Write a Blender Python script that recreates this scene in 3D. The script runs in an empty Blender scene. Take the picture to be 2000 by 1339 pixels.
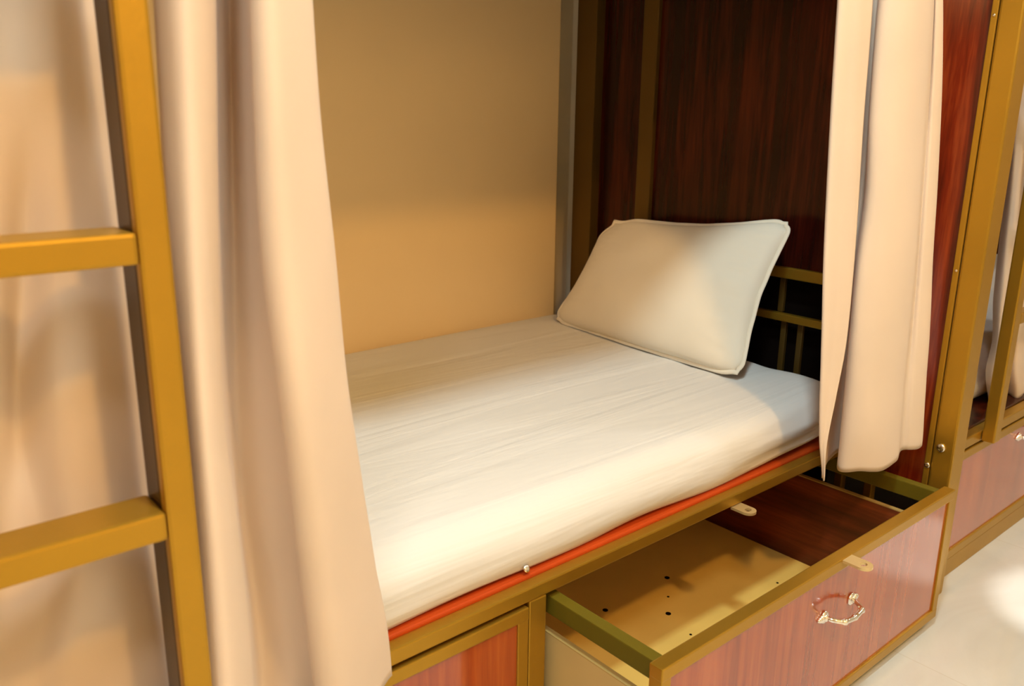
import bpy, bmesh, math, random
from mathutils import Vector, Matrix, noise

# ---------------------------------------------------------------- camera, light, exposure
# Working units: the floor is z = -1.5, the lens is at the origin; one unit is 0.63 m.
S = 0.63
FLOOR_Z = -1.5
def W(x, y, z):
    return Vector((x * S, y * S, (z - FLOOR_Z) * S))

scene = bpy.context.scene
scene.view_settings.view_transform = 'Standard'
scene.view_settings.look = 'None'
scene.view_settings.gamma = 1
scene.view_settings.use_curve_mapping = False
scene.view_settings.exposure = 0.0

cam_data = bpy.data.cameras.new('camera')
cam_data.sensor_width = 36
cam_data.lens = 36 * 1670.16 / 2000
cam_data.clip_start = 0.02
cam_data.dof.use_dof = True
cam_data.dof.focus_distance = 1.35
cam_data.dof.aperture_fstop = 7.0
cam = bpy.data.objects.new('camera', cam_data)
scene.collection.objects.link(cam)
yaw, pitch, roll = math.radians(40.5), math.radians(15.279), math.radians(-0.653)
fwd = Vector((math.sin(yaw) * math.cos(pitch), math.cos(yaw) * math.cos(pitch), -math.sin(pitch)))
rgt = Vector((math.cos(yaw), -math.sin(yaw), 0))
dwn = fwd.cross(rgt)
cr, sr = math.cos(roll), math.sin(roll)
r2, d2 = rgt * cr + dwn * sr, dwn * cr - rgt * sr
m = Matrix((r2, -d2, -fwd)).transposed().to_4x4()
m.translation = W(0, 0, 0)
cam.matrix_world = m
scene.camera = cam

world = bpy.data.worlds.new('world')
scene.world = world
world.use_nodes = True
world.node_tree.nodes['Background'].inputs[0].default_value = (1.0, 0.72, 0.42, 1)
world.node_tree.nodes['Background'].inputs[1].default_value = 0.05

def area(name, p, size, power, color, target=None, spread=180):
    l = bpy.data.lights.new(name, 'AREA')
    l.shape = 'DISK'; l.size = size; l.energy = power; l.color = color
    l.spread = math.radians(spread)
    o = bpy.data.objects.new(name, l)
    scene.collection.objects.link(o)
    o.location = W(*p)
    t = W(*target) if target else W(p[0], p[1], FLOOR_Z)
    o.rotation_euler = (t - o.location).to_track_quat('-Z', 'Y').to_euler()
    return o
CEIL_Z = 2.3
# ceiling lamps of the aisle: a white one close to the bed, a warm one across the aisle, then one to the left and one to the right
area('white_ceiling_lamp', (0.50, 0.357, 2.25), 0.17, 27, (0.70, 0.88, 0.90), (1.5, 1.4, -1.0))
area('warm_ceiling_lamp', (0.80, -1.05, 2.25), 0.14, 24, (1.0, 0.55, 0.17), (1.6, 1.6, -1.0))
area('left_ceiling_lamp', (-0.9, -0.5, 2.25), 0.40, 21, (0.92, 0.90, 0.84), (0.3, 1.1, -0.6))
area('right_ceiling_lamp', (4.2, -0.85, 2.25), 0.30, 10, (0.90, 0.94, 0.95), (3.4, 0.4, -1.5))
area('far_floor_fill', (6.6, -0.3, 2.25), 0.30, 16, (0.92, 0.94, 0.94), (5.0, 0.2, -1.5))  # extra light added to brighten the far floor
# unseen warm fill added under the deck of the upper bunk
area('bunk_fill', (0.55, 1.95, 0.64), 0.12, 1.3, (1.0, 0.66, 0.26), (0.7, 2.0, -0.8))
# added warm fill light, bounced off the wall across the aisle
w_ = area('wall_bounce_fill', (1.2, -1.9, 2.22), 0.3, 28, (1.0, 0.72, 0.38), (1.2, -2.3, 0.6), 110)
w_.data.shape = 'RECTANGLE'; w_.data.size = 2.4; w_.data.size_y = .12
sl = bpy.data.lights.new('floor_patch_spot', 'SPOT')  # spot added to lay the white patch on the floor
sl.energy = 190; sl.spot_size = math.radians(9); sl.spot_blend = .25; sl.shadow_soft_size = .03; sl.color = (1, .97, .9)
so = bpy.data.objects.new('floor_patch_spot', sl); scene.collection.objects.link(so)
so.location = W(3.0, 0.1, 2.25)
so.rotation_euler = (W(2.92, .60, FLOOR_Z) - so.location).to_track_quat('-Z', 'Y').to_euler()

# ---------------------------------------------------------------- helpers
def link(o):
    scene.collection.objects.link(o); return o

def thing(name, label, cat, loc, group=None):
    o = bpy.data.objects.new(name, None)
    o.empty_display_size = 0.1
    link(o); o.location = W(*loc)
    o['label'] = label; o['category'] = cat
    if group: o['group'] = group
    return o

def tag(o, label, cat, group=None, kind=None):
    if label: o['label'] = label
    if cat: o['category'] = cat
    if group: o['group'] = group
    if kind: o['kind'] = kind
    return o

def origin_of(o):
    p = Vector((0, 0, 0))
    while o is not None:
        p += o.location; o = o.parent
    return p

def make(name, bm, mat, parent=None, loc=None, smooth=False, label=None):
    """bm holds world metres; the object gets its own origin"""
    bmesh.ops.recalc_face_normals(bm, faces=bm.faces)
    base = origin_of(parent) if parent else Vector((0, 0, 0))
    org = W(*loc) if loc else (base if parent else Vector((0, 0, 0)))
    if loc is None:
        c = Vector((0, 0, 0)); n = 0
        for v in bm.verts: c += v.co; n += 1
        c /= n; org = c
    bmesh.ops.translate(bm, verts=bm.verts, vec=-org)
    me = bpy.data.meshes.new(name)
    bm.to_mesh(me); bm.free()
    me.materials.append(mat)
    if smooth:
        for p in me.polygons: p.use_smooth = True
    o = bpy.data.objects.new(name, me)
    link(o)
    if parent: o.parent = parent
    o.location = org - base
    if label: o['label'] = label
    return o

def struct(name, bm, mat, **k):
    o = make(name, bm, mat, **k); o['kind'] = 'structure'; return o

def box(bm, x0, x1, y0, y1, z0, z1, bev=0.0):
    t = bmesh.new()
    bmesh.ops.create_cube(t, size=1)
    a, b = W(x0, y0, z0), W(x1, y1, z1)
    for v in t.verts:
        v.co = Vector((a[i] + (b[i] - a[i]) * (v.co[i] + .5) for i in range(3)))
    if bev:
        bmesh.ops.bevel(t, geom=t.edges[:], offset=bev * S, segments=2, affect='EDGES', profile=.6)
    me = bpy.data.meshes.new('tmp'); t.to_mesh(me); t.free()
    bm.from_mesh(me); bpy.data.meshes.remove(me)
    return bm

def B(*a, **k):
    return box(bmesh.new(), *a, **k)

def screw(x, y, z, axis, r=0.011, parent=None, mat=None):
    """a small domed screw head pointing along axis"""
    bm = bmesh.new()
    bmesh.ops.create_uvsphere(bm, u_segments=16, v_segments=8, radius=r * S)
    q = Vector(axis).to_track_quat('Z', 'Y').to_matrix()
    for v in bm.verts:
        v.co.z *= .45
        if v.co.z > .3 * r * S and abs(v.co.x) < .25 * r * S: v.co.z -= .12 * r * S
        v.co = q @ v.co + W(x, y, z)
    return make('screw', bm, mat or M['steel'], parent, smooth=True)

def curtain(name, rows, mat, parent=None, nu=150, nv=90, thick=.0022, wob=.004, seed=0, hem=True, hemwave=.006):
    """rows: (z, [(x, y) ...]) from the top down; Catmull-Rom along the width, smooth down the height"""
    def cr(p, t):
        n = len(p) - 1
        f = min(max(t, 0), .999999) * n; i = int(f); u = f - i
        a, b, c, d = p[max(i-1, 0)], p[i], p[i+1], p[min(i+2, n)]
        return .5 * ((2*b) + (c-a)*u + (2*a-5*b+4*c-d)*u*u + (3*b-a-3*c+d)*u*u*u)
    zs = [r[0] for r in rows]
    vec = [[Vector((p[0], p[1], 0)) for p in r[1]] for r in rows]
    bm = bmesh.new(); grid = []
    for j in range(nv + 1):
        tz = j / nv
        z = zs[0] + (zs[-1] - zs[0]) * tz
        k = 0
        while k < len(zs) - 2 and z < zs[k+1]: k += 1
        tt = (k + (zs[k] - z) / (zs[k] - zs[k+1])) / (len(zs) - 1)
        ctrl = [cr([vec[r][c] for r in range(len(rows))], tt) for c in range(len(vec[0]))]
        line = []
        for i in range(nu + 1):
            p = cr(ctrl, i / nu)
            q = Vector((p.x * 5, p.y * 5 + seed, z * 2.2))
            p = p + Vector((0, 1, 0)) * wob * noise.noise(q)
            zz = z + hemwave * tz ** 6 * noise.noise(Vector((i / nu * 14, seed, 3)))
            line.append(bm.verts.new(W(p.x, p.y, zz)))
        grid.append(line)
    for j in range(nv):
        for i in range(nu):
            bm.faces.new((grid[j][i], grid[j][i+1], grid[j+1][i+1], grid[j+1][i]))
    o = make(name, bm, mat, parent, smooth=True)
    md = o.modifiers.new('thickness', 'SOLIDIFY'); md.thickness = thick; md.offset = 0
    return o

# ---------------------------------------------------------------- materials
M = {}
def mat(name):
    m = bpy.data.materials.new(name); m.use_nodes = True
    nt = m.node_tree
    return m, nt, nt.nodes['Principled BSDF']

def texco(nt, scale, kind='Object'):
    tc = nt.nodes.new('ShaderNodeTexCoord'); mp = nt.nodes.new('ShaderNodeMapping')
    mp.inputs['Scale'].default_value = scale
    nt.links.new(tc.outputs[kind], mp.inputs[0]); return mp.outputs[0]

def nz(nt, vec, scale, detail=4, rough=.5, dist=0):
    n = nt.nodes.new('ShaderNodeTexNoise')
    n.inputs['Scale'].default_value = scale; n.inputs['Detail'].default_value = detail
    n.inputs['Roughness'].default_value = rough; n.inputs['Distortion'].default_value = dist
    nt.links.new(vec, n.inputs['Vector']); return n.outputs['Fac']

def ramp(nt, fac, stops):
    r = nt.nodes.new('ShaderNodeValToRGB')
    while len(r.color_ramp.elements) < len(stops): r.color_ramp.elements.new(.5)
    for e, (p, c) in zip(r.color_ramp.elements, stops):
        e.position = p; e.color = (*c, 1)
    nt.links.new(fac, r.inputs[0]); return r.outputs[0]

def bump(nt, h, bsdf, strength, dist):
    b = nt.nodes.new('ShaderNodeBump')
    b.inputs['Strength'].default_value = strength; b.inputs['Distance'].default_value = dist
    nt.links.new(h, b.inputs['Height']); nt.links.new(b.outputs[0], bsdf.inputs['Normal'])

def simple(key, col, rough=.5, metal=0, spec=.5, bumpy=None, coat=0, var=.06):
    m, nt, b = mat(key)
    b.inputs['Base Color'].default_value = (*col, 1)
    b.inputs['Roughness'].default_value = rough
    b.inputs['Metallic'].default_value = metal
    b.inputs['Specular IOR Level'].default_value = spec
    b.inputs['Coat Weight'].default_value = coat
    v = texco(nt, (1, 1, 1))
    f = nz(nt, v, 6, 3)
    c2 = tuple(min(1, c * (1 + var)) for c in col); c1 = tuple(c * (1 - var) for c in col)
    nt.links.new(ramp(nt, f, [(.3, c1), (.7, c2)]), b.inputs['Base Color'])
    if bumpy: bump(nt, nz(nt, v, bumpy[0], 5), b, bumpy[1], bumpy[2])
    M[key] = m; return m

simple('gold', (.46, .26, .024), .38, .75, .5, (60, .12, .002))
simple('green', (.13, .10, .006), .6, .1, .2, (50, .15, .002))
simple('steel', (.75, .73, .68), .22, 1.0)
simple('cream_board', (.82, .58, .15), .55, 0, .3, (30, .05, .001))
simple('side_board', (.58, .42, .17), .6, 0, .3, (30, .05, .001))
simple('board_edge', (.45, .31, .10), .6)
simple('wall', (.84, .65, .37), .6, 0, .3, (120, .06, .001), var=.012)
simple('gold_deep_shade', (.05, .022, .006), .3, .3)  # ladder gold darkened to carry the shade on its side
simple('trim', (.70, .64, .50), .6)
simple('ceiling_paint', (.82, .73, .56), .8)
simple('red_board', (.46, .055, .006), .35, 0, .4)
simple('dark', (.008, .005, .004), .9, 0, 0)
simple('gold_shaded', (.13, .075, .014), .4, .5)  # gold with the head end's shade put into its colour
simple('pale_brass', (.70, .55, .28), .3, .6)

def chrome():
    m, nt, b = mat('chrome')
    b.inputs['Base Color'].default_value = (.86, .84, .80, 1)
    b.inputs['Metallic'].default_value = 1; b.inputs['Roughness'].default_value = .08
    v = texco(nt, (1, 1, 1)); bump(nt, nz(nt, v, 90, 2), b, .12, .001)
    M['chrome'] = m
chrome()

def wood(key, dark, mid, light, rough, horiz=False, coat=.0, spec=.5, freq=1.0):
    m, nt, b = mat(key)
    sc = (26*freq, 26*freq, 1.6) if not horiz else (26*freq, 1.6, 26*freq)
    v = texco(nt, sc)
    g = nz(nt, v, 1.0, 6, .6, .6)
    v2 = texco(nt, tuple(s * 5 for s in sc))
    g2 = nz(nt, v2, 1.0, 3, .6)
    mx = nt.nodes.new('ShaderNodeMath'); mx.operation = 'MULTIPLY_ADD'
    nt.links.new(g2, mx.inputs[0]); mx.inputs[1].default_value = .35
    ad = nt.nodes.new('ShaderNodeMath'); ad.operation = 'SUBTRACT'
    nt.links.new(g, ad.inputs[0]); ad.inputs[1].default_value = .175
    nt.links.new(ad.outputs[0], mx.inputs[2])
    nt.links.new(ramp(nt, mx.outputs[0], [(.32, dark), (.5, mid), (.68, light)]), b.inputs['Base Color'])
    b.inputs['Roughness'].default_value = rough
    b.inputs['Coat Weight'].default_value = coat; b.inputs['Coat Roughness'].default_value = .07; b.inputs['Coat IOR'].default_value = 1.55
    b.inputs['Specular IOR Level'].default_value = spec
    if key != 'laminate': bump(nt, mx.outputs[0], b, .08, .0004)
    M[key] = m
wood('mahogany_lit', (.045, .005, .002), (.16, .016, .004), (.32, .05, .010), .2, spec=.6, freq=.7)  # the mahogany again, brightened for the panel in direct light
wood('mahogany', (.010, .0015, .001), (.032, .0035, .0015), (.075, .010, .003), .24, spec=.3)
wood('laminate', (.25, .034, .005), (.35, .058, .008), (.43, .088, .012), .2, spec=.4, freq=1.2, coat=1.0)
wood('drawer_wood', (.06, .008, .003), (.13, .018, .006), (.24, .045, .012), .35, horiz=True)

def fabric(key, col, weave=900, transl=.25, sheen=.2, wr=(7, .25, .01)):
    m, nt, b = mat(key)
    b.inputs['Roughness'].default_value = .85
    b.inputs['Sheen Weight'].default_value = sheen
    b.inputs['Specular IOR Level'].default_value = .15
    v = texco(nt, (1, 1, 1))
    f = nz(nt, v, 5, 3)
    c = ramp(nt, f, [(.3, tuple(q * .96 for q in col)), (.7, tuple(min(1, q * 1.03) for q in col))])
    nt.links.new(c, b.inputs['Base Color'])
    bump(nt, nz(nt, texco(nt, (1, 1, .35)), wr[0], 4), b, wr[1], wr[2])
    if transl:
        t = nt.nodes.new('ShaderNodeBsdfTranslucent')
        tn = nt.nodes.new('ShaderNodeMix'); tn.data_type = 'RGBA'; tn.blend_type = 'MULTIPLY'
        tn.inputs[0].default_value = 1; tn.inputs[7].default_value = (1, .72, .40, 1)
        nt.links.new(c, tn.inputs[6]); nt.links.new(tn.outputs[2], t.inputs[0])
        mx = nt.nodes.new('ShaderNodeMixShader'); mx.inputs[0].default_value = transl
        nt.links.new(b.outputs[0], mx.inputs[1]); nt.links.new(t.outputs[0], mx.inputs[2])
        nt.links.new(mx.outputs[0], nt.nodes['Material Output'].inputs['Surface'])
    M[key] = m
fabric('curtain_cloth', (.87, .78, .67), transl=.30)
fabric('pillow_cloth', (.82, .77, .66), transl=0, wr=(9, .2, .008))
fabric('piping_cloth', (.86, .80, .68), transl=0)

def sheet():
    m, nt, b = mat('sheet_cloth')
    b.inputs['Roughness'].default_value = .8; b.inputs['Specular IOR Level'].default_value = .2
    b.inputs['Base Color'].default_value = (.71, .71, .70, 1)
    v = texco(nt, (1.1, 11, 9))
    h = nz(nt, v, 1.0, 4, .5, .7)
    bump(nt, h, b, .8, .012)
    M['sheet_cloth'] = m
sheet()

def marble():
    m, nt, b = mat('marble_floor')
    v = texco(nt, (1, 1, 1), 'Object')
    n1 = nz(nt, v, 2.2, 8, .6, 1.4)
    base = ramp(nt, n1, [(.3, (.56, .56, .53)), (.5, (.62, .635, .61)), (.7, (.67, .69, .68))])
    br = nt.nodes.new('ShaderNodeTexBrick'); br.offset = 0
    br.inputs['Scale'].default_value = 1.0; br.inputs['Brick Width'].default_value = .6
    br.inputs['Row Height'].default_value = .6; br.inputs['Mortar Size'].default_value = .0012
    br.inputs['Color1'].default_value = (1, 1, 1, 1); br.inputs['Color2'].default_value = (.97, .97, .96, 1)
    br.inputs['Mortar'].default_value = (.90, .88, .84, 1)
    nt.links.new(v, br.inputs['Vector'])
    mx = nt.nodes.new('ShaderNodeMix'); mx.data_type = 'RGBA'; mx.blend_type = 'MULTIPLY'
    mx.inputs[0].default_value = 1
    nt.links.new(base, mx.inputs[6]); nt.links.new(br.outputs[0], mx.inputs[7])
    nt.links.new(mx.outputs[2], b.inputs['Base Color'])
    b.inputs['Roughness'].default_value = .10; b.inputs['Specular IOR Level'].default_value = .9
    M['marble_floor'] = m
marble()

# ---------------------------------------------------------------- the room
XL, XR, YF, YB = -3.5, 8.0, -2.3, 2.66
struct('floor', B(XL, XR, YF, YB + .3, FLOOR_Z - .1, FLOOR_Z), M['marble_floor'])
struct('ceiling', B(XL, XR, YF, YB + .3, CEIL_Z, CEIL_Z + .1), M['ceiling_paint'])
struct('wall_back', B(XL, 2.512, YB, YB + .2, FLOOR_Z, CEIL_Z, bev=.006), M['wall'])
struct('wall_corner', B(2.45, XR, 2.80, 2.9, FLOOR_Z, CEIL_Z), M['wall'])
struct('wall_front', B(XL, XR, YF - .1, YF, FLOOR_Z, CEIL_Z), M['ceiling_paint'])
struct('wall_left', B(XL - .1, XL, YF, YB, FLOOR_Z, CEIL_Z), M['wall'])
struct('wall_right', B(XR, XR + .1, YF, YB, FLOOR_Z, CEIL_Z), M['wall'])
struct('trim_1', B(2.618, 2.70, 2.70, 2.80, FLOOR_Z, CEIL_Z, bev=.003), M['trim'])

# ---------------------------------------------------------------- bunk bed
XH = 2.60            # plane of the head-end partition
RY = 1.224           # front plane of the lower rail
bed = thing('bunk_bed', 'gold painted metal bunk bed with dark red wood partition, its storage drawer pulled open', 'bunk bed', (1.1, 1.9, FLOOR_Z))
def part(name, *a, bev=.004, m='gold', parent=None, label=None, smooth=False):
    return make(name, B(*a, bev=bev), M[m], parent or bed, label=label)

X0 = -.45
part('side_rail', X0, XH, RY, RY + .032, -1.034, -1.0)
part('side_rail', X0, XH, 2.60, 2.64, -1.034, -1.0)
part('deck_board', X0, XH - .02, RY + .032, 2.60, -1.012, -.992, m='red_board', label='red wood board under the mattress')
part('divider', 1.104, 1.155, RY, RY + .04, FLOOR_Z, -1.034)
part('leg', X0, X0 + .05, RY, RY + .05, FLOOR_Z, .65)
part('leg', X0, X0 + .05, 2.59, 2.64, FLOOR_Z, .65)
part('bottom_rail', X0 + .05, 1.104, RY, RY + .03, FLOOR_Z, FLOOR_Z + .03)
part('bottom_rail', 1.155, XH, RY, RY + .03, FLOOR_Z, FLOOR_Z + .03)
# upper bunk
part('side_rail', X0, XH, 1.20, 1.24, .65, .71)
part('side_rail', X0, XH, 2.60, 2.64, .65, .71)
part('deck_board', X0, XH, 1.24, 2.60, .66, .69, m='mahogany')
# head-end partition, seen from inside
part('corner_post', XH - .01, XH + .075, .965, 1.027, FLOOR_Z, CEIL_Z - .3, bev=.006)
part('edge_strip', XH - .012, XH, 1.029, 1.046, -1.13, CEIL_Z - .3, bev=.002)
part('partition_panel', XH, XH + .02, 1.035, 1.38, -1.145, CEIL_Z - .3, m='mahogany_lit')
part('partition_panel', XH, XH + .02, 1.38, 2.215, -.515, CEIL_Z - .3, m='mahogany')
part('partition_panel', XH + .012, XH + .03, 2.283, 2.52, -1.0, CEIL_Z - .3, m='mahogany')
part('partition_panel', XH + .060, XH + .072, 1.40, 2.60, -1.45, -.45, m='dark', label='added black sheet for the shaded gap behind the rails')  # stands in for the darkness of the open gap
part('partition_post', XH - .02, XH + .03, 2.212, 2.283, -1.0, CEIL_Z - .3, m='gold_shaded')
part('corner_post', XH - .035, XH + .03, 2.513, 2.62, FLOOR_Z, CEIL_Z - .3, m='gold_shaded')
part('partition_rail', XH - .015, XH + .02, 1.385, 2.212, -.549, -.511)
part('partition_rail', XH - .005, XH + .02, 1.385, 2.212, -.702, -.675)
for y, z0, z1 in ((1.62, -.675, -.549), (1.60, -1.0, -.702), (1.535, -1.0, -.702), (1.78, -.675, -.549), (2.0, -1.0, -.702)):
    part('partition_baluster', XH + .02, XH + .035, y - .010, y + .010, z0, z1, bev=.002, m='gold_shaded')
part('partition_rail', XH - .02, XH + .02, 1.26, 2.59, -1.034, -1.0)
for y in (1.215, 1.32):
    part('partition_brace', XH - .01, XH + .02, y - .014, y + .014, FLOOR_Z, -1.034)
screw(XH - .012, 1.004, -.985, (-1, 0, 0), .014, bed)
screw(XH - .014, 1.036, -1.052, (-1, 0, 0), .009, bed)
screw(XH - .014, 1.036, -.44, (-1, 0, 0), .004, bed)
screw(XH - .014, 1.037, .26, (-1, 0, 0), .004, bed)
screw(1.124, RY + .034, -.975, (0, -1, .6), .009, bed)
# foot end
part('partition_panel', X0, X0 + .02, 1.28, 2.58, -1.0, .65, m='mahogany')

# ladder hung in front of the foot end
def ladder(xl, xr, y0, zb, rungs, parent, w=.037, d=.076):
    for xa in (xl, xr - w):
        part('ladder_rail', xa, xa + w, y0, y0 + (.02 if d > .05 else d), zb, 1.2, parent=parent, bev=.005)
        if d > .05: part('rail_shade', xa + .001, xa + w - .001, y0 + .02, y0 + d, zb, 1.2, parent=parent, bev=.005, m='gold_deep_shade', label='added dark piece for the shaded side of the gold ladder rail')  # separate piece that paints the rail's side in shade
    for z in rungs:
        part('rung', xl + w, xr - w, y0 + .001, y0 + d - .004, z - .037, z, parent=parent, bev=.005)
ladder(-.36, .337, 1.0, -1.5, (.55, .206, -.138, -.482, -.826, -1.17), bed)

# lug that takes a padlock under the rail
def lug(x, y0, z, length, parent, name='padlock_lug'):
    bm = bmesh.new(); n = 16; w = .022; hr = .0085; L = length - w
    outer = [(-w, 0)] + [(-w * math.cos(a), -L - w * math.sin(a)) for a in [math.pi * k / n for k in range(n + 1)]] + [(w, 0)]
    inner = [(hr * math.cos(a) * 1.2, -L + hr * math.sin(a)) for a in [2 * math.pi * k / n for k in range(n)]]
    def ring(pts, zz): return [bm.verts.new(W(x + p[0], y0 + p[1], zz)) for p in pts]
    t = .007
    for zz in (z, z - t):
        o, i = ring(outer, zz), ring(inner, zz)
        eds = [bm.edges.new((r[k], r[(k + 1) % len(r)])) for r in (o, i) for k in range(len(r))]
        bmesh.ops.triangle_fill(bm, use_beauty=True, edges=eds)
        if zz == z: up = (o, i)
        else:
            for a, b in zip(up, (o, i)):
                for k in range(len(a)):
                    bm.faces.new((a[k], a[(k + 1) % len(a)], b[(k + 1) % len(a)], b[k]))
    return make(name, bm, M['pale_brass'], parent)
lug(1.86, RY + .004, -1.036, .062, bed)

# a drawer: steel frame, veneered front, boarded box
def handle(x0, x1, y, z, parent):
    """cast cabinet pull: ornate ends and a bowed grip"""
    bm = bmesh.new()
    def tube(path, rad, seg=12):
        prev = None
        for k, (p, r) in enumerate(zip(path, rad)):
            a = path[max(k - 1, 0)]; b = path[min(k + 1, len(path) - 1)]
            d = (b - a).normalized(); u = d.cross(Vector((0, 0, 1)))
            if u.length < .1: u = d.cross(Vector((0, 1, 0)))
            u.normalize(); v = d.cross(u)
            ring = [bm.verts.new(p + (u * math.cos(t) + v * math.sin(t)) * r * S) for t in [2 * math.pi * q / seg for q in range(seg)]]
            if prev:
                for q in range(seg): bm.faces.new((prev[q], prev[(q + 1) % seg], ring[(q + 1) % seg], ring[q]))
            else: bm.faces.new(ring)
            prev = ring
        bm.faces.new(prev)
    cx, hw = (x0 + x1) / 2, (x1 - x0) / 2
    pts, rad = [], []
    N = 40
    for k in range(N + 1):
        t = -1 + 2 * k / N
        if abs(t) > .62:
            out = .040 * (1 - (abs(t) - .62) / .38) ** .5
        else: out = .040 + .004 * math.cos(t / .62 * math.pi / 2)
        pts.append(W(cx + hw * t * .93, y - out - .004, z - .004 * (1 - t * t)))
        rad.append(.0062 + .0028 * math.exp(-((abs(t) - .62) / .07) ** 2) + .002 * math.exp(-(t / .1) ** 2))
    tube(pts, rad)
    for s in (-1, 1):
        for dx, rx, rz, ry in ((0, .015, .017, .006), (-.002, .009, .011, .012), (-.013, .008, .011, .009), (-.021, .006, .008, .007), (-.027, .004, .005, .005), (.010, .005, .012, .005)):
            t = bmesh.new(); bmesh.ops.create_uvsphere(t, u_segments=14, v_segments=8, radius=1)
            c = W(cx + s * (hw * .93 - dx), y - .003, z)
            for v in t.verts: v.co = Vector((v.co.x * rx, v.co.y * ry, v.co.z * rz)) * S + c
            me = bpy.data.meshes.new('t'); t.to_mesh(me); t.free(); bm.from_mesh(me); bpy.data.meshes.remove(me)
    return make('handle', bm, M['chrome'], parent, smooth=True, label='ornate chrome pull handle')

def frame_bm(x0, x1, z0, z1, y0, y1, w):
    bm = bmesh.new()
    box(bm, x0, x1, y0, y1, z1 - w, z1, bev=.003); box(bm, x0, x1, y0, y1, z0, z0 + w, bev=.003)
    box(bm, x0 + .0004, x0 + w, y0 + .0008, y1 - .0008, z0 + w - .003, z1 - w + .003, bev=.002); box(bm, x1 - w, x1 - .0004, y0 + .0008, y1 - .0008, z0 + w - .003, z1 - w + .003, bev=.002)
    return bm

def drawer(x0, x1, z0, z1, y, parent, box_too=True, hx=None, name='drawer', label=None, w=.03):
    fr = make(name, frame_bm(x0, x1, z0, z1, y, y + .034, w), M['gold'], parent, label=label)
    make('front_panel', B(x0 + w * .8, x1 - w * .8, y + .006, y + .026, z0 + w * .8, z1 - w * .8), M['laminate'], fr, label='red wood veneer front')
    if hx: handle(hx[0], hx[1], y + .006, hx[2], fr)
    if box_too:
        yb = y + .034; ye = 2.30
        for xs in (x0 + .012, x1 - .012 - .045):
            make('slide_bar', B(xs, xs + .030, yb, ye, z1 - .048, z1 - .002, bev=.003), M['green'], fr, label='olive green steel bar')
        xa, xb = x0 + .018, x1 - .035
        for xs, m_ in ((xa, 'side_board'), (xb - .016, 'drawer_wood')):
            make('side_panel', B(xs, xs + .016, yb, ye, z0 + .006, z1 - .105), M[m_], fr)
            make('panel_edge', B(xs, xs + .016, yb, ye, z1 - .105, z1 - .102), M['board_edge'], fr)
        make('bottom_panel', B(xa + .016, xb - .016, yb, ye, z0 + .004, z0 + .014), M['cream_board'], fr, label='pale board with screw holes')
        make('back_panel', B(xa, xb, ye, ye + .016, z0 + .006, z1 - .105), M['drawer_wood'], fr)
    return fr
op = drawer(1.162, 2.468, -1.468, -1.05, .898, bed, hx=(1.780, 1.918, -1.19), label='drawer pulled open, empty inside')
lug(1.858, .904, -1.052, .070, op, 'padlock_lug')
for x, y in ((1.700, 1.543), (1.99, 1.545), (1.833, 1.41), (1.80, 1.30), (1.905, 1.47), (1.69, 1.18), (2.24, 1.30), (1.735, 1.11)):
    r = .0085 if y > 1.35 and x != 1.905 else .004
    bm = bmesh.new(); bmesh.ops.create_cone(bm, cap_ends=True, segments=14, radius1=r * S, radius2=r * S, depth=.001)
    bmesh.ops.translate(bm, verts=bm.verts, vec=W(x, y, -1.4538))
    make('screw_hole', bm, M['dark'], op)
# the closed drawer beside it
drawer(-.40, 1.100, -1.468, -1.044, RY - .004, bed, box_too=False, hx=(.25, .44, -1.19), label='closed drawer with glossy red front')

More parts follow.
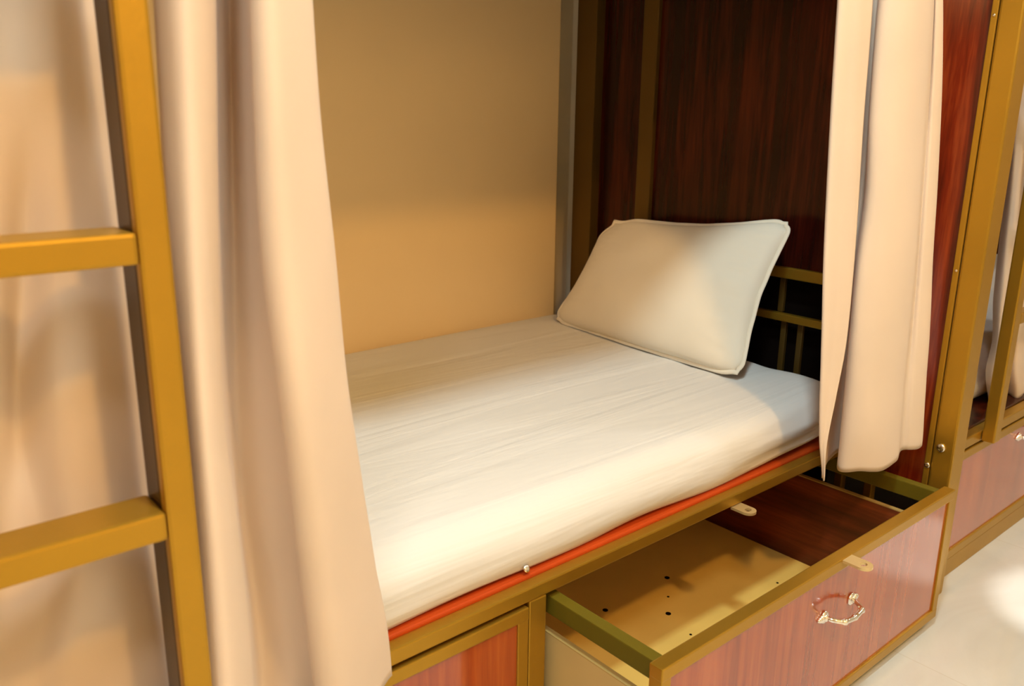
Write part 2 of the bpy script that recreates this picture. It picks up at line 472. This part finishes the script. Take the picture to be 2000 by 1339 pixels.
# ---------------------------------------------------------------- mattress
def mattress(x0, x1, y0, y1, z0, z1, rx=.14, seed=0, lift=.03):
    """upper shell swept from the bottom edge up over the top, with pulled creases on the front side"""
    bm = bmesh.new()
    def outline(inset, n=360):
        pts = []
        xa, xb, ya, yb = x0 + inset, x1 - inset, y0 + inset, y1 - inset
        r = max(rx - inset, .02)
        segs = [((xa + r, ya), (xb - r, ya)), (xb - r, ya + r, -90), ((xb, ya + r), (xb, yb - r)), (xb - r, yb - r, 0),
                ((xb - r, yb), (xa + r, yb)), (xa + r, yb - r, 90), ((xa, yb - r), (xa, ya + r)), (xa + r, ya + r, 180)]
        cnt = [200, 24, 50, 16, 60, 16, 20, 16]
        for s, c in zip(segs, cnt):
            for k in range(c):
                t = k / c
                if len(s) == 2: pts.append((s[0][0] + (s[1][0] - s[0][0]) * t, s[0][1] + (s[1][1] - s[0][1]) * t))
                else:
                    a = math.radians(s[2] + 90 * t); pts.append((s[0] + r * math.cos(a), s[1] + r * math.sin(a)))
        return pts
    H = z1 - z0
    prof = [(.035, 0), (.012, .02), (.004, .10), (0, .25), (0, .40), (.003, .55), (.010, .68), (.022, .79), (.040, .88), (.062, .94), (.09, .975), (.13, .993), (.19, 1.0)]
    rings = []
    for ins, h in prof:
        ring = []
        for (px, py) in outline(ins):
            front = max(0, 1 - (py - y0) / .2)
            head = max(0, 1 - (x1 - px) / .9)
            # diagonal pulls running down from the head corner along the front
            u = px * 2.2 + h * H * 9
            cre = noise.noise(Vector((u, h * 3.0 + seed, 0))) * .011 + .006 * noise.noise(Vector((px * 1.5 + h * .8, h * 9, seed + 4)))
            dg = math.sin((h * 2.4 + (x1 - px) * 1.7) * 6 + 2 * noise.noise(Vector((px * 2, seed, 5))))
            cre += dg * .009 * head
            lf = lift * max(0, 1 - (x1 - px) / .75) ** 1.5 * (1 - h) * front
            z = z0 + h * H + lf + .012 * (1 - h) * noise.noise(Vector((px * 3, 7, seed))) * (h < .15) + .006 * noise.noise(Vector((px * .8 + py * .5, py * 8, seed)))
            cx, cy = (x0 + x1) / 2, (y0 + y1) / 2
            ring.append(bm.verts.new(W(px, py + cre * front * min(1, (1.05 - h) * 2), z)))
        rings.append(ring)
    for a, b in zip(rings, rings[1:]):
        n = len(a)
        for k in range(n): bm.faces.new((a[k], a[(k + 1) % n], b[(k + 1) % n], b[k]))
    bm.faces.new(rings[-1]); bm.faces.new(rings[0])
    return bm
ms = make('mattress', mattress(X0 + .03, 2.555, 1.262, 2.65, -.990, -.832), M['sheet_cloth'], smooth=True)
tag(ms, 'white sheeted mattress with a pillow on it in the open bunk', 'mattress')

# ---------------------------------------------------------------- pillow
def pillow():
    BL, BR, TR, TL = Vector((2.325, 2.465, -.825)), Vector((2.245, 1.505, -.815)), Vector((2.505, 1.525, -.335)), Vector((2.495, 2.345, -.395))
    nrm = (BR - BL).cross(TL - BL).normalized()
    if nrm.x > 0: nrm = -nrm
    N = 64
    def base(u, v):
        p = (BL * (1 - u) + BR * u) * (1 - v) + (TL * (1 - u) + TR * u) * v
        # edges bow inwards between the corners, the lower one sags on the mattress
        su, sv = math.sin(math.pi * u), math.sin(math.pi * v)
        p = p + (TL - BL).normalized() * (-.040 * su * v ** 2)
        p = p + (BR - BL).normalized() * ((.5 - u) * .075 * sv * abs(2 * u - 1))
        for cu, cv, k, sg in ((0, 1, .060, .022), (1, 1, .036, .003), (1, 0, .026, .003), (0, 0, .030, .003)):
            p = p + (CEN - p).normalized() * k * math.exp(-((u - cu) ** 2 + (v - cv) ** 2) / sg)
        return p
    CEN = (BL + BR + TR + TL) / 4
    def puff(u, v):
        a = 4 * u * (1 - u); b = 4 * v * (1 - v)
        return (max(a, 0) ** .5) * (max(b, 0) ** .42)
    bm = bmesh.new(); sides = []
    for s in (1, -1):
        g = []
        for j in range(N + 1):
            row = []
            for i in range(N + 1):
                u, v = i / N, j / N
                edge = i in (0, N) or j in (0, N)
                if s == -1 and edge: row.append(sides[0][j][i]); continue
                h = puff(u, v) * (.095 if s == 1 else .115)
                p = base(u, v)
                d = min(u, 1 - u, v, 1 - v)
                w = .006 * noise.noise(Vector((u * 4, v * 4, s * 3))) + .0035 * noise.noise(Vector((u * 5 if d == v or d == 1 - v else u * 30, v * 30 if d in (u, 1 - u) else v * 6, 9))) * math.exp(-d * 9) * min(1, d * 30)
                if u > .82: w += .0035 * noise.noise(Vector((u * 5, v * 26 + u * 9, 4))) * min(1, (u - .82) * 10) * min(1, (1 - u) * 14)
                p = p + nrm * s * (h + w * min(1, d * 12))
                if s == -1: p.z = max(p.z, -.828); p.x = min(p.x, 2.575)
                if s == 1 and v < .2: p.z = max(p.z, -.829)
                row.append(bm.verts.new(W(*p)))
            g.append(row)
        sides.append(g)
    for s, g in enumerate(sides):
        for j in range(N):
            for i in range(N):
                f = (g[j][i], g[j][i+1], g[j+1][i+1], g[j+1][i])
                bm.faces.new(f if s == 0 else f[::-1])
    edge = [(i / N, 0) for i in range(N)] + [(1, j / N) for j in range(N)] + [(1 - i / N, 1) for i in range(N)] + [(0, 1 - j / N) for j in range(N)]
    path = []
    cen = base(.5, .5)
    for k, (u, v) in enumerate(edge):
        p = base(u, v)
        p = p + (p - cen).normalized() * .004 + nrm * .005 * noise.noise(Vector((k * .12, 0, 0)))
        if p.z < -.822: p.z = -.822
        path.append(W(*p))
    pb = bmesh.new(); seg = 8; rings = []
    n = len(path)
    for k in range(n):
        d = (path[(k + 1) % n] - path[k - 1]).normalized()
        u = d.cross(nrm).normalized(); v = d.cross(u)
        rings.append([pb.verts.new(path[k] + (u * math.cos(t) * .0085 + v * math.sin(t) * .0045) * S) for t in [2 * math.pi * q / seg for q in range(seg)]])
    for k in range(n):
        a, b = rings[k], rings[(k + 1) % n]
        for q in range(seg): pb.faces.new((a[q], a[(q + 1) % seg], b[(q + 1) % seg], b[q]))
    return bm, pb
pb_, pp_ = pillow()
pl = make('pillow', pb_, M['pillow_cloth'], smooth=True)
tag(pl, 'plump cream white pillow leaning against the dark wood head end', 'pillow')
make('piping', pp_, M['piping_cloth'], pl, smooth=True)

# ---------------------------------------------------------------- curtains
CB = [
    (0.450, [(0.396, 1.12), (0.387, 1.088), (0.415, 1.06), (0.464, 1.09), (0.487, 1.14), (0.508, 1.17), (0.527, 1.19), (0.505, 1.09), (0.481, 1.04), (0.493, 1.02), (0.557, 1.07), (0.578, 1.1), (0.586, 1.13)]),
    (0.200, [(0.387, 1.12), (0.379, 1.088), (0.403, 1.06), (0.448, 1.09), (0.47, 1.14), (0.492, 1.17), (0.514, 1.19), (0.498, 1.09), (0.474, 1.04), (0.492, 1.02), (0.559, 1.07), (0.581, 1.1), (0.588, 1.13)]),
    (0.000, [(0.38, 1.12), (0.372, 1.088), (0.393, 1.06), (0.435, 1.09), (0.457, 1.14), (0.479, 1.17), (0.503, 1.19), (0.492, 1.09), (0.468, 1.04), (0.491, 1.02), (0.562, 1.07), (0.584, 1.1), (0.59, 1.13)]),
    (-0.200, [(0.373, 1.12), (0.362, 1.076), (0.379, 1.047), (0.419, 1.082), (0.442, 1.132), (0.467, 1.17), (0.489, 1.178), (0.492, 1.096), (0.468, 1.046), (0.496, 1.026), (0.58, 1.08), (0.601, 1.108), (0.607, 1.138)]),
    (-0.400, [(0.37, 1.12), (0.355, 1.065), (0.369, 1.034), (0.407, 1.074), (0.429, 1.124), (0.458, 1.17), (0.48, 1.166), (0.504, 1.102), (0.481, 1.052), (0.51, 1.032), (0.597, 1.09), (0.616, 1.116), (0.62, 1.146)]),
    (-0.600, [(0.369, 1.12), (0.349, 1.053), (0.367, 1.021), (0.412, 1.066), (0.432, 1.116), (0.461, 1.17), (0.485, 1.154), (0.519, 1.108), (0.495, 1.058), (0.53, 1.038), (0.624, 1.1), (0.643, 1.124), (0.648, 1.154)]),
    (-0.750, [(0.365, 1.12), (0.342, 1.044), (0.363, 1.011), (0.413, 1.06), (0.435, 1.11), (0.469, 1.17), (0.503, 1.145), (0.53, 1.113), (0.507, 1.062), (0.544, 1.042), (0.647, 1.108), (0.665, 1.13), (0.669, 1.16)]),
    (-0.860, [(0.362, 1.12), (0.337, 1.038), (0.359, 1.004), (0.41, 1.056), (0.433, 1.106), (0.471, 1.17), (0.509, 1.138), (0.539, 1.116), (0.515, 1.066), (0.554, 1.046), (0.666, 1.113), (0.684, 1.134), (0.687, 1.164)]),
    (-0.970, [(0.358, 1.12), (0.332, 1.032), (0.355, 0.997), (0.407, 1.051), (0.43, 1.101), (0.47, 1.17), (0.502, 1.132), (0.546, 1.119), (0.522, 1.069), (0.564, 1.049), (0.676, 1.119), (0.695, 1.139), (0.7, 1.169)]),
]
CA = [
    (0.450, [(0.133, 1.17), (0.2, 1.15), (0.23, 1.17), (0.262, 1.14), (0.279, 1.14), (0.309, 1.14), (0.331, 1.16), (0.333, 1.17), (0.346, 1.2)]),
    (0.200, [(0.094, 1.17), (0.149, 1.15), (0.196, 1.17), (0.229, 1.14), (0.256, 1.14), (0.287, 1.14), (0.315, 1.16), (0.325, 1.17), (0.338, 1.2)]),
    (0.000, [(0.063, 1.17), (0.108, 1.15), (0.168, 1.17), (0.203, 1.14), (0.238, 1.14), (0.27, 1.14), (0.303, 1.16), (0.319, 1.17), (0.332, 1.2)]),
    (-0.200, [(0.031, 1.17), (0.075, 1.153), (0.135, 1.157), (0.183, 1.16), (0.215, 1.18), (0.246, 1.147), (0.288, 1.147), (0.313, 1.17), (0.326, 1.2)]),
    (-0.400, [(-0.0, 1.17), (0.051, 1.157), (0.109, 1.143), (0.163, 1.177), (0.189, 1.19), (0.225, 1.145), (0.268, 1.14), (0.316, 1.17), (0.329, 1.2)]),
    (-0.600, [(-0.031, 1.17), (0.027, 1.16), (0.075, 1.13), (0.139, 1.19), (0.189, 1.17), (0.224, 1.135), (0.278, 1.14), (0.318, 1.17), (0.331, 1.2)]),
    (-0.750, [(-0.055, 1.17), (0.003, 1.145), (0.056, 1.145), (0.104, 1.167), (0.153, 1.166), (0.198, 1.14), (0.267, 1.137), (0.335, 1.155), (0.348, 1.2)]),
    (-0.860, [(-0.072, 1.17), (-0.014, 1.134), (0.042, 1.156), (0.078, 1.151), (0.127, 1.163), (0.184, 1.162), (0.258, 1.129), (0.326, 1.144), (0.351, 1.2)]),
    (-0.970, [(-0.09, 1.17), (-0.031, 1.123), (0.029, 1.167), (0.053, 1.134), (0.101, 1.161), (0.17, 1.184), (0.249, 1.122), (0.316, 1.133), (0.344, 1.2)]),
]
CA = [(z, r[:-2] + [(x + (.016 if z < -.1 else .008), y) for x, y in r[-2:]]) for z, r in CA]
CC = [
    (0.450, [(2.067, 1.12), (2.009, 1.13), (1.968, 1.15), (2.065, 1.19), (2.219, 1.2), (2.213, 1.17), (2.099, 1.11), (2.092, 1.07), (2.145, 1.05), (2.227, 1.06), (2.33, 1.1), (2.315, 1.09), (2.339, 1.09), (2.411, 1.13)]),
    (0.200, [(2.095, 1.12), (2.031, 1.13), (1.989, 1.15), (2.088, 1.19), (2.24, 1.2), (2.222, 1.17), (2.108, 1.11), (2.119, 1.07), (2.179, 1.05), (2.268, 1.06), (2.372, 1.1), (2.37, 1.09), (2.409, 1.09), (2.48, 1.13)]),
    (0.000, [(2.109, 1.12), (2.049, 1.13), (2.008, 1.15), (2.108, 1.19), (2.257, 1.2), (2.239, 1.17), (2.124, 1.11), (2.141, 1.07), (2.207, 1.05), (2.299, 1.06), (2.404, 1.1), (2.414, 1.09), (2.465, 1.09), (2.536, 1.13)]),
    (-0.200, [(2.113, 1.113), (2.053, 1.122), (2.011, 1.14), (2.115, 1.182), (2.259, 1.194), (2.253, 1.166), (2.142, 1.108), (2.149, 1.066), (2.22, 1.044), (2.313, 1.052), (2.416, 1.091), (2.429, 1.08), (2.482, 1.079), (2.547, 1.116)]),
    (-0.400, [(2.114, 1.106), (2.057, 1.114), (2.015, 1.13), (2.123, 1.174), (2.255, 1.188), (2.242, 1.162), (2.134, 1.106), (2.155, 1.062), (2.229, 1.038), (2.324, 1.044), (2.426, 1.082), (2.437, 1.07), (2.489, 1.068), (2.547, 1.102)]),
    (-0.600, [(2.107, 1.099), (2.058, 1.106), (2.026, 1.12), (2.137, 1.166), (2.258, 1.182), (2.245, 1.158), (2.142, 1.104), (2.161, 1.058), (2.235, 1.032), (2.328, 1.036), (2.429, 1.073), (2.444, 1.06), (2.504, 1.056), (2.555, 1.088)]),
    (-0.750, [(2.077, 1.094), (2.051, 1.1), (2.036, 1.113), (2.15, 1.16), (2.262, 1.177), (2.251, 1.155), (2.151, 1.103), (2.166, 1.055), (2.239, 1.028), (2.326, 1.03), (2.424, 1.066), (2.449, 1.052), (2.509, 1.048), (2.556, 1.078)]),
    (-0.860, [(2.054, 1.09), (2.046, 1.096), (2.048, 1.107), (2.161, 1.156), (2.265, 1.174), (2.253, 1.153), (2.154, 1.101), (2.17, 1.053), (2.242, 1.024), (2.33, 1.026), (2.427, 1.061), (2.452, 1.047), (2.515, 1.042), (2.557, 1.07)]),
    (-0.970, [(2.055, 1.086), (2.06, 1.091), (2.074, 1.102), (2.185, 1.151), (2.272, 1.171), (2.254, 1.151), (2.157, 1.1), (2.186, 1.051), (2.257, 1.021), (2.334, 1.021), (2.43, 1.056), (2.459, 1.042), (2.521, 1.036), (2.56, 1.062)]),
]
CN = [
    (0.450, [(2.99, 1.1), (2.873, 1.07), (3.097, 1.12), (3.076, 1.07), (3.351, 1.12), (3.381, 1.07)]),
    (0.200, [(2.968, 1.1), (2.925, 1.07), (3.14, 1.12), (3.124, 1.07), (3.429, 1.12), (3.466, 1.07)]),
    (0.000, [(2.994, 1.1), (2.966, 1.07), (3.175, 1.12), (3.162, 1.07), (3.491, 1.12), (3.535, 1.07)]),
    (-0.200, [(3.024, 1.098), (2.996, 1.066), (3.203, 1.116), (3.189, 1.066), (3.546, 1.118), (3.601, 1.068)]),
    (-0.400, [(3.04, 1.096), (3.026, 1.062), (3.24, 1.112), (3.215, 1.062), (3.596, 1.116), (3.672, 1.066)]),
    (-0.600, [(3.063, 1.094), (3.05, 1.058), (3.259, 1.108), (3.241, 1.058), (3.642, 1.114), (3.732, 1.064)]),
    (-0.750, [(3.111, 1.093), (3.072, 1.055), (3.275, 1.105), (3.266, 1.055), (3.668, 1.113), (3.766, 1.062)]),
    (-0.860, [(3.096, 1.091), (3.095, 1.053), (3.293, 1.103), (3.284, 1.053), (3.681, 1.111), (3.795, 1.061)]),
    (-1.000, [(3.175, 1.09), (3.162, 1.05), (3.358, 1.1), (3.346, 1.05), (3.708, 1.11), (3.834, 1.06)]),
]
c = curtain('curtain', CB, M['curtain_cloth'], seed=1, wob=.006)
tag(c, 'beige curtain gathered in deep folds just right of the near ladder', 'curtain')
c = curtain('curtain', CA, M['curtain_cloth'], seed=2, wob=.01)
tag(c, 'beige curtain hanging behind the near ladder rungs at far left', 'curtain')
c = curtain('curtain', CC, M['curtain_cloth'], seed=3, wob=.004)
tag(c, 'beige curtain drawn aside beside the pillow, in front of the red partition', 'curtain')
c = curtain('curtain', CN, M['curtain_cloth'], seed=4, wob=.006)
tag(c, 'pale curtain hanging behind the ladder of the next bunk, at right edge', 'curtain')

# ---------------------------------------------------------------- next bunk along
nb = thing('bunk_bed', 'neighbouring gold framed bunk bed at right edge with glossy red closed drawer', 'bunk bed', (4.1, 1.9, FLOOR_Z))
NX0, NX1 = XH + .078, 5.6
part('side_rail', NX0, NX1, 1.0, 1.035, -1.035, -1.0, parent=nb)
part('side_rail', NX0, NX1, 2.60, 2.64, -1.035, -1.0, parent=nb)
part('deck_board', NX0, NX1, 1.035, 2.60, -1.02, -.995, m='mahogany', parent=nb)
part('base_rail', NX0, NX1, 1.004, 1.034, FLOOR_Z, -1.432, parent=nb)
part('leg', NX1 - .06, NX1, 1.0, 1.06, FLOOR_Z, 1.9, parent=nb)
part('leg', NX1 - .06, NX1, 2.59, 2.64, FLOOR_Z, 1.9, parent=nb)
part('side_rail', NX0, NX1, 1.16, 1.20, .65, .71, parent=nb)
part('deck_board', NX0, NX1, 1.20, 2.60, .66, .69, m='mahogany', parent=nb)
part('partition_panel', NX1 - .03, NX1, 1.06, 2.59, -1.0, 1.9, m='mahogany', parent=nb)
drawer(NX0 + .004, 4.10, -1.425, -1.042, .998, nb, box_too=False, hx=(3.24, 3.42, -1.11), label='closed drawer with glossy red front')
drawer(4.13, NX1 - .02, -1.425, -1.042, .998, nb, box_too=False, hx=(4.75, 4.93, -1.11))
ladder(2.885, 3.50, .958, -1.034, (.772, .428, .084, -.26, -.604), nb, w=.05, d=.04)
ms2 = make('mattress', mattress(NX0 + .03, NX1 - .05, 1.125, 2.63, -.985, -.79, rx=.06, seed=5), M['sheet_cloth'], smooth=True)
tag(ms2, 'white mattress glimpsed between post and ladder of the next bunk', 'mattress')
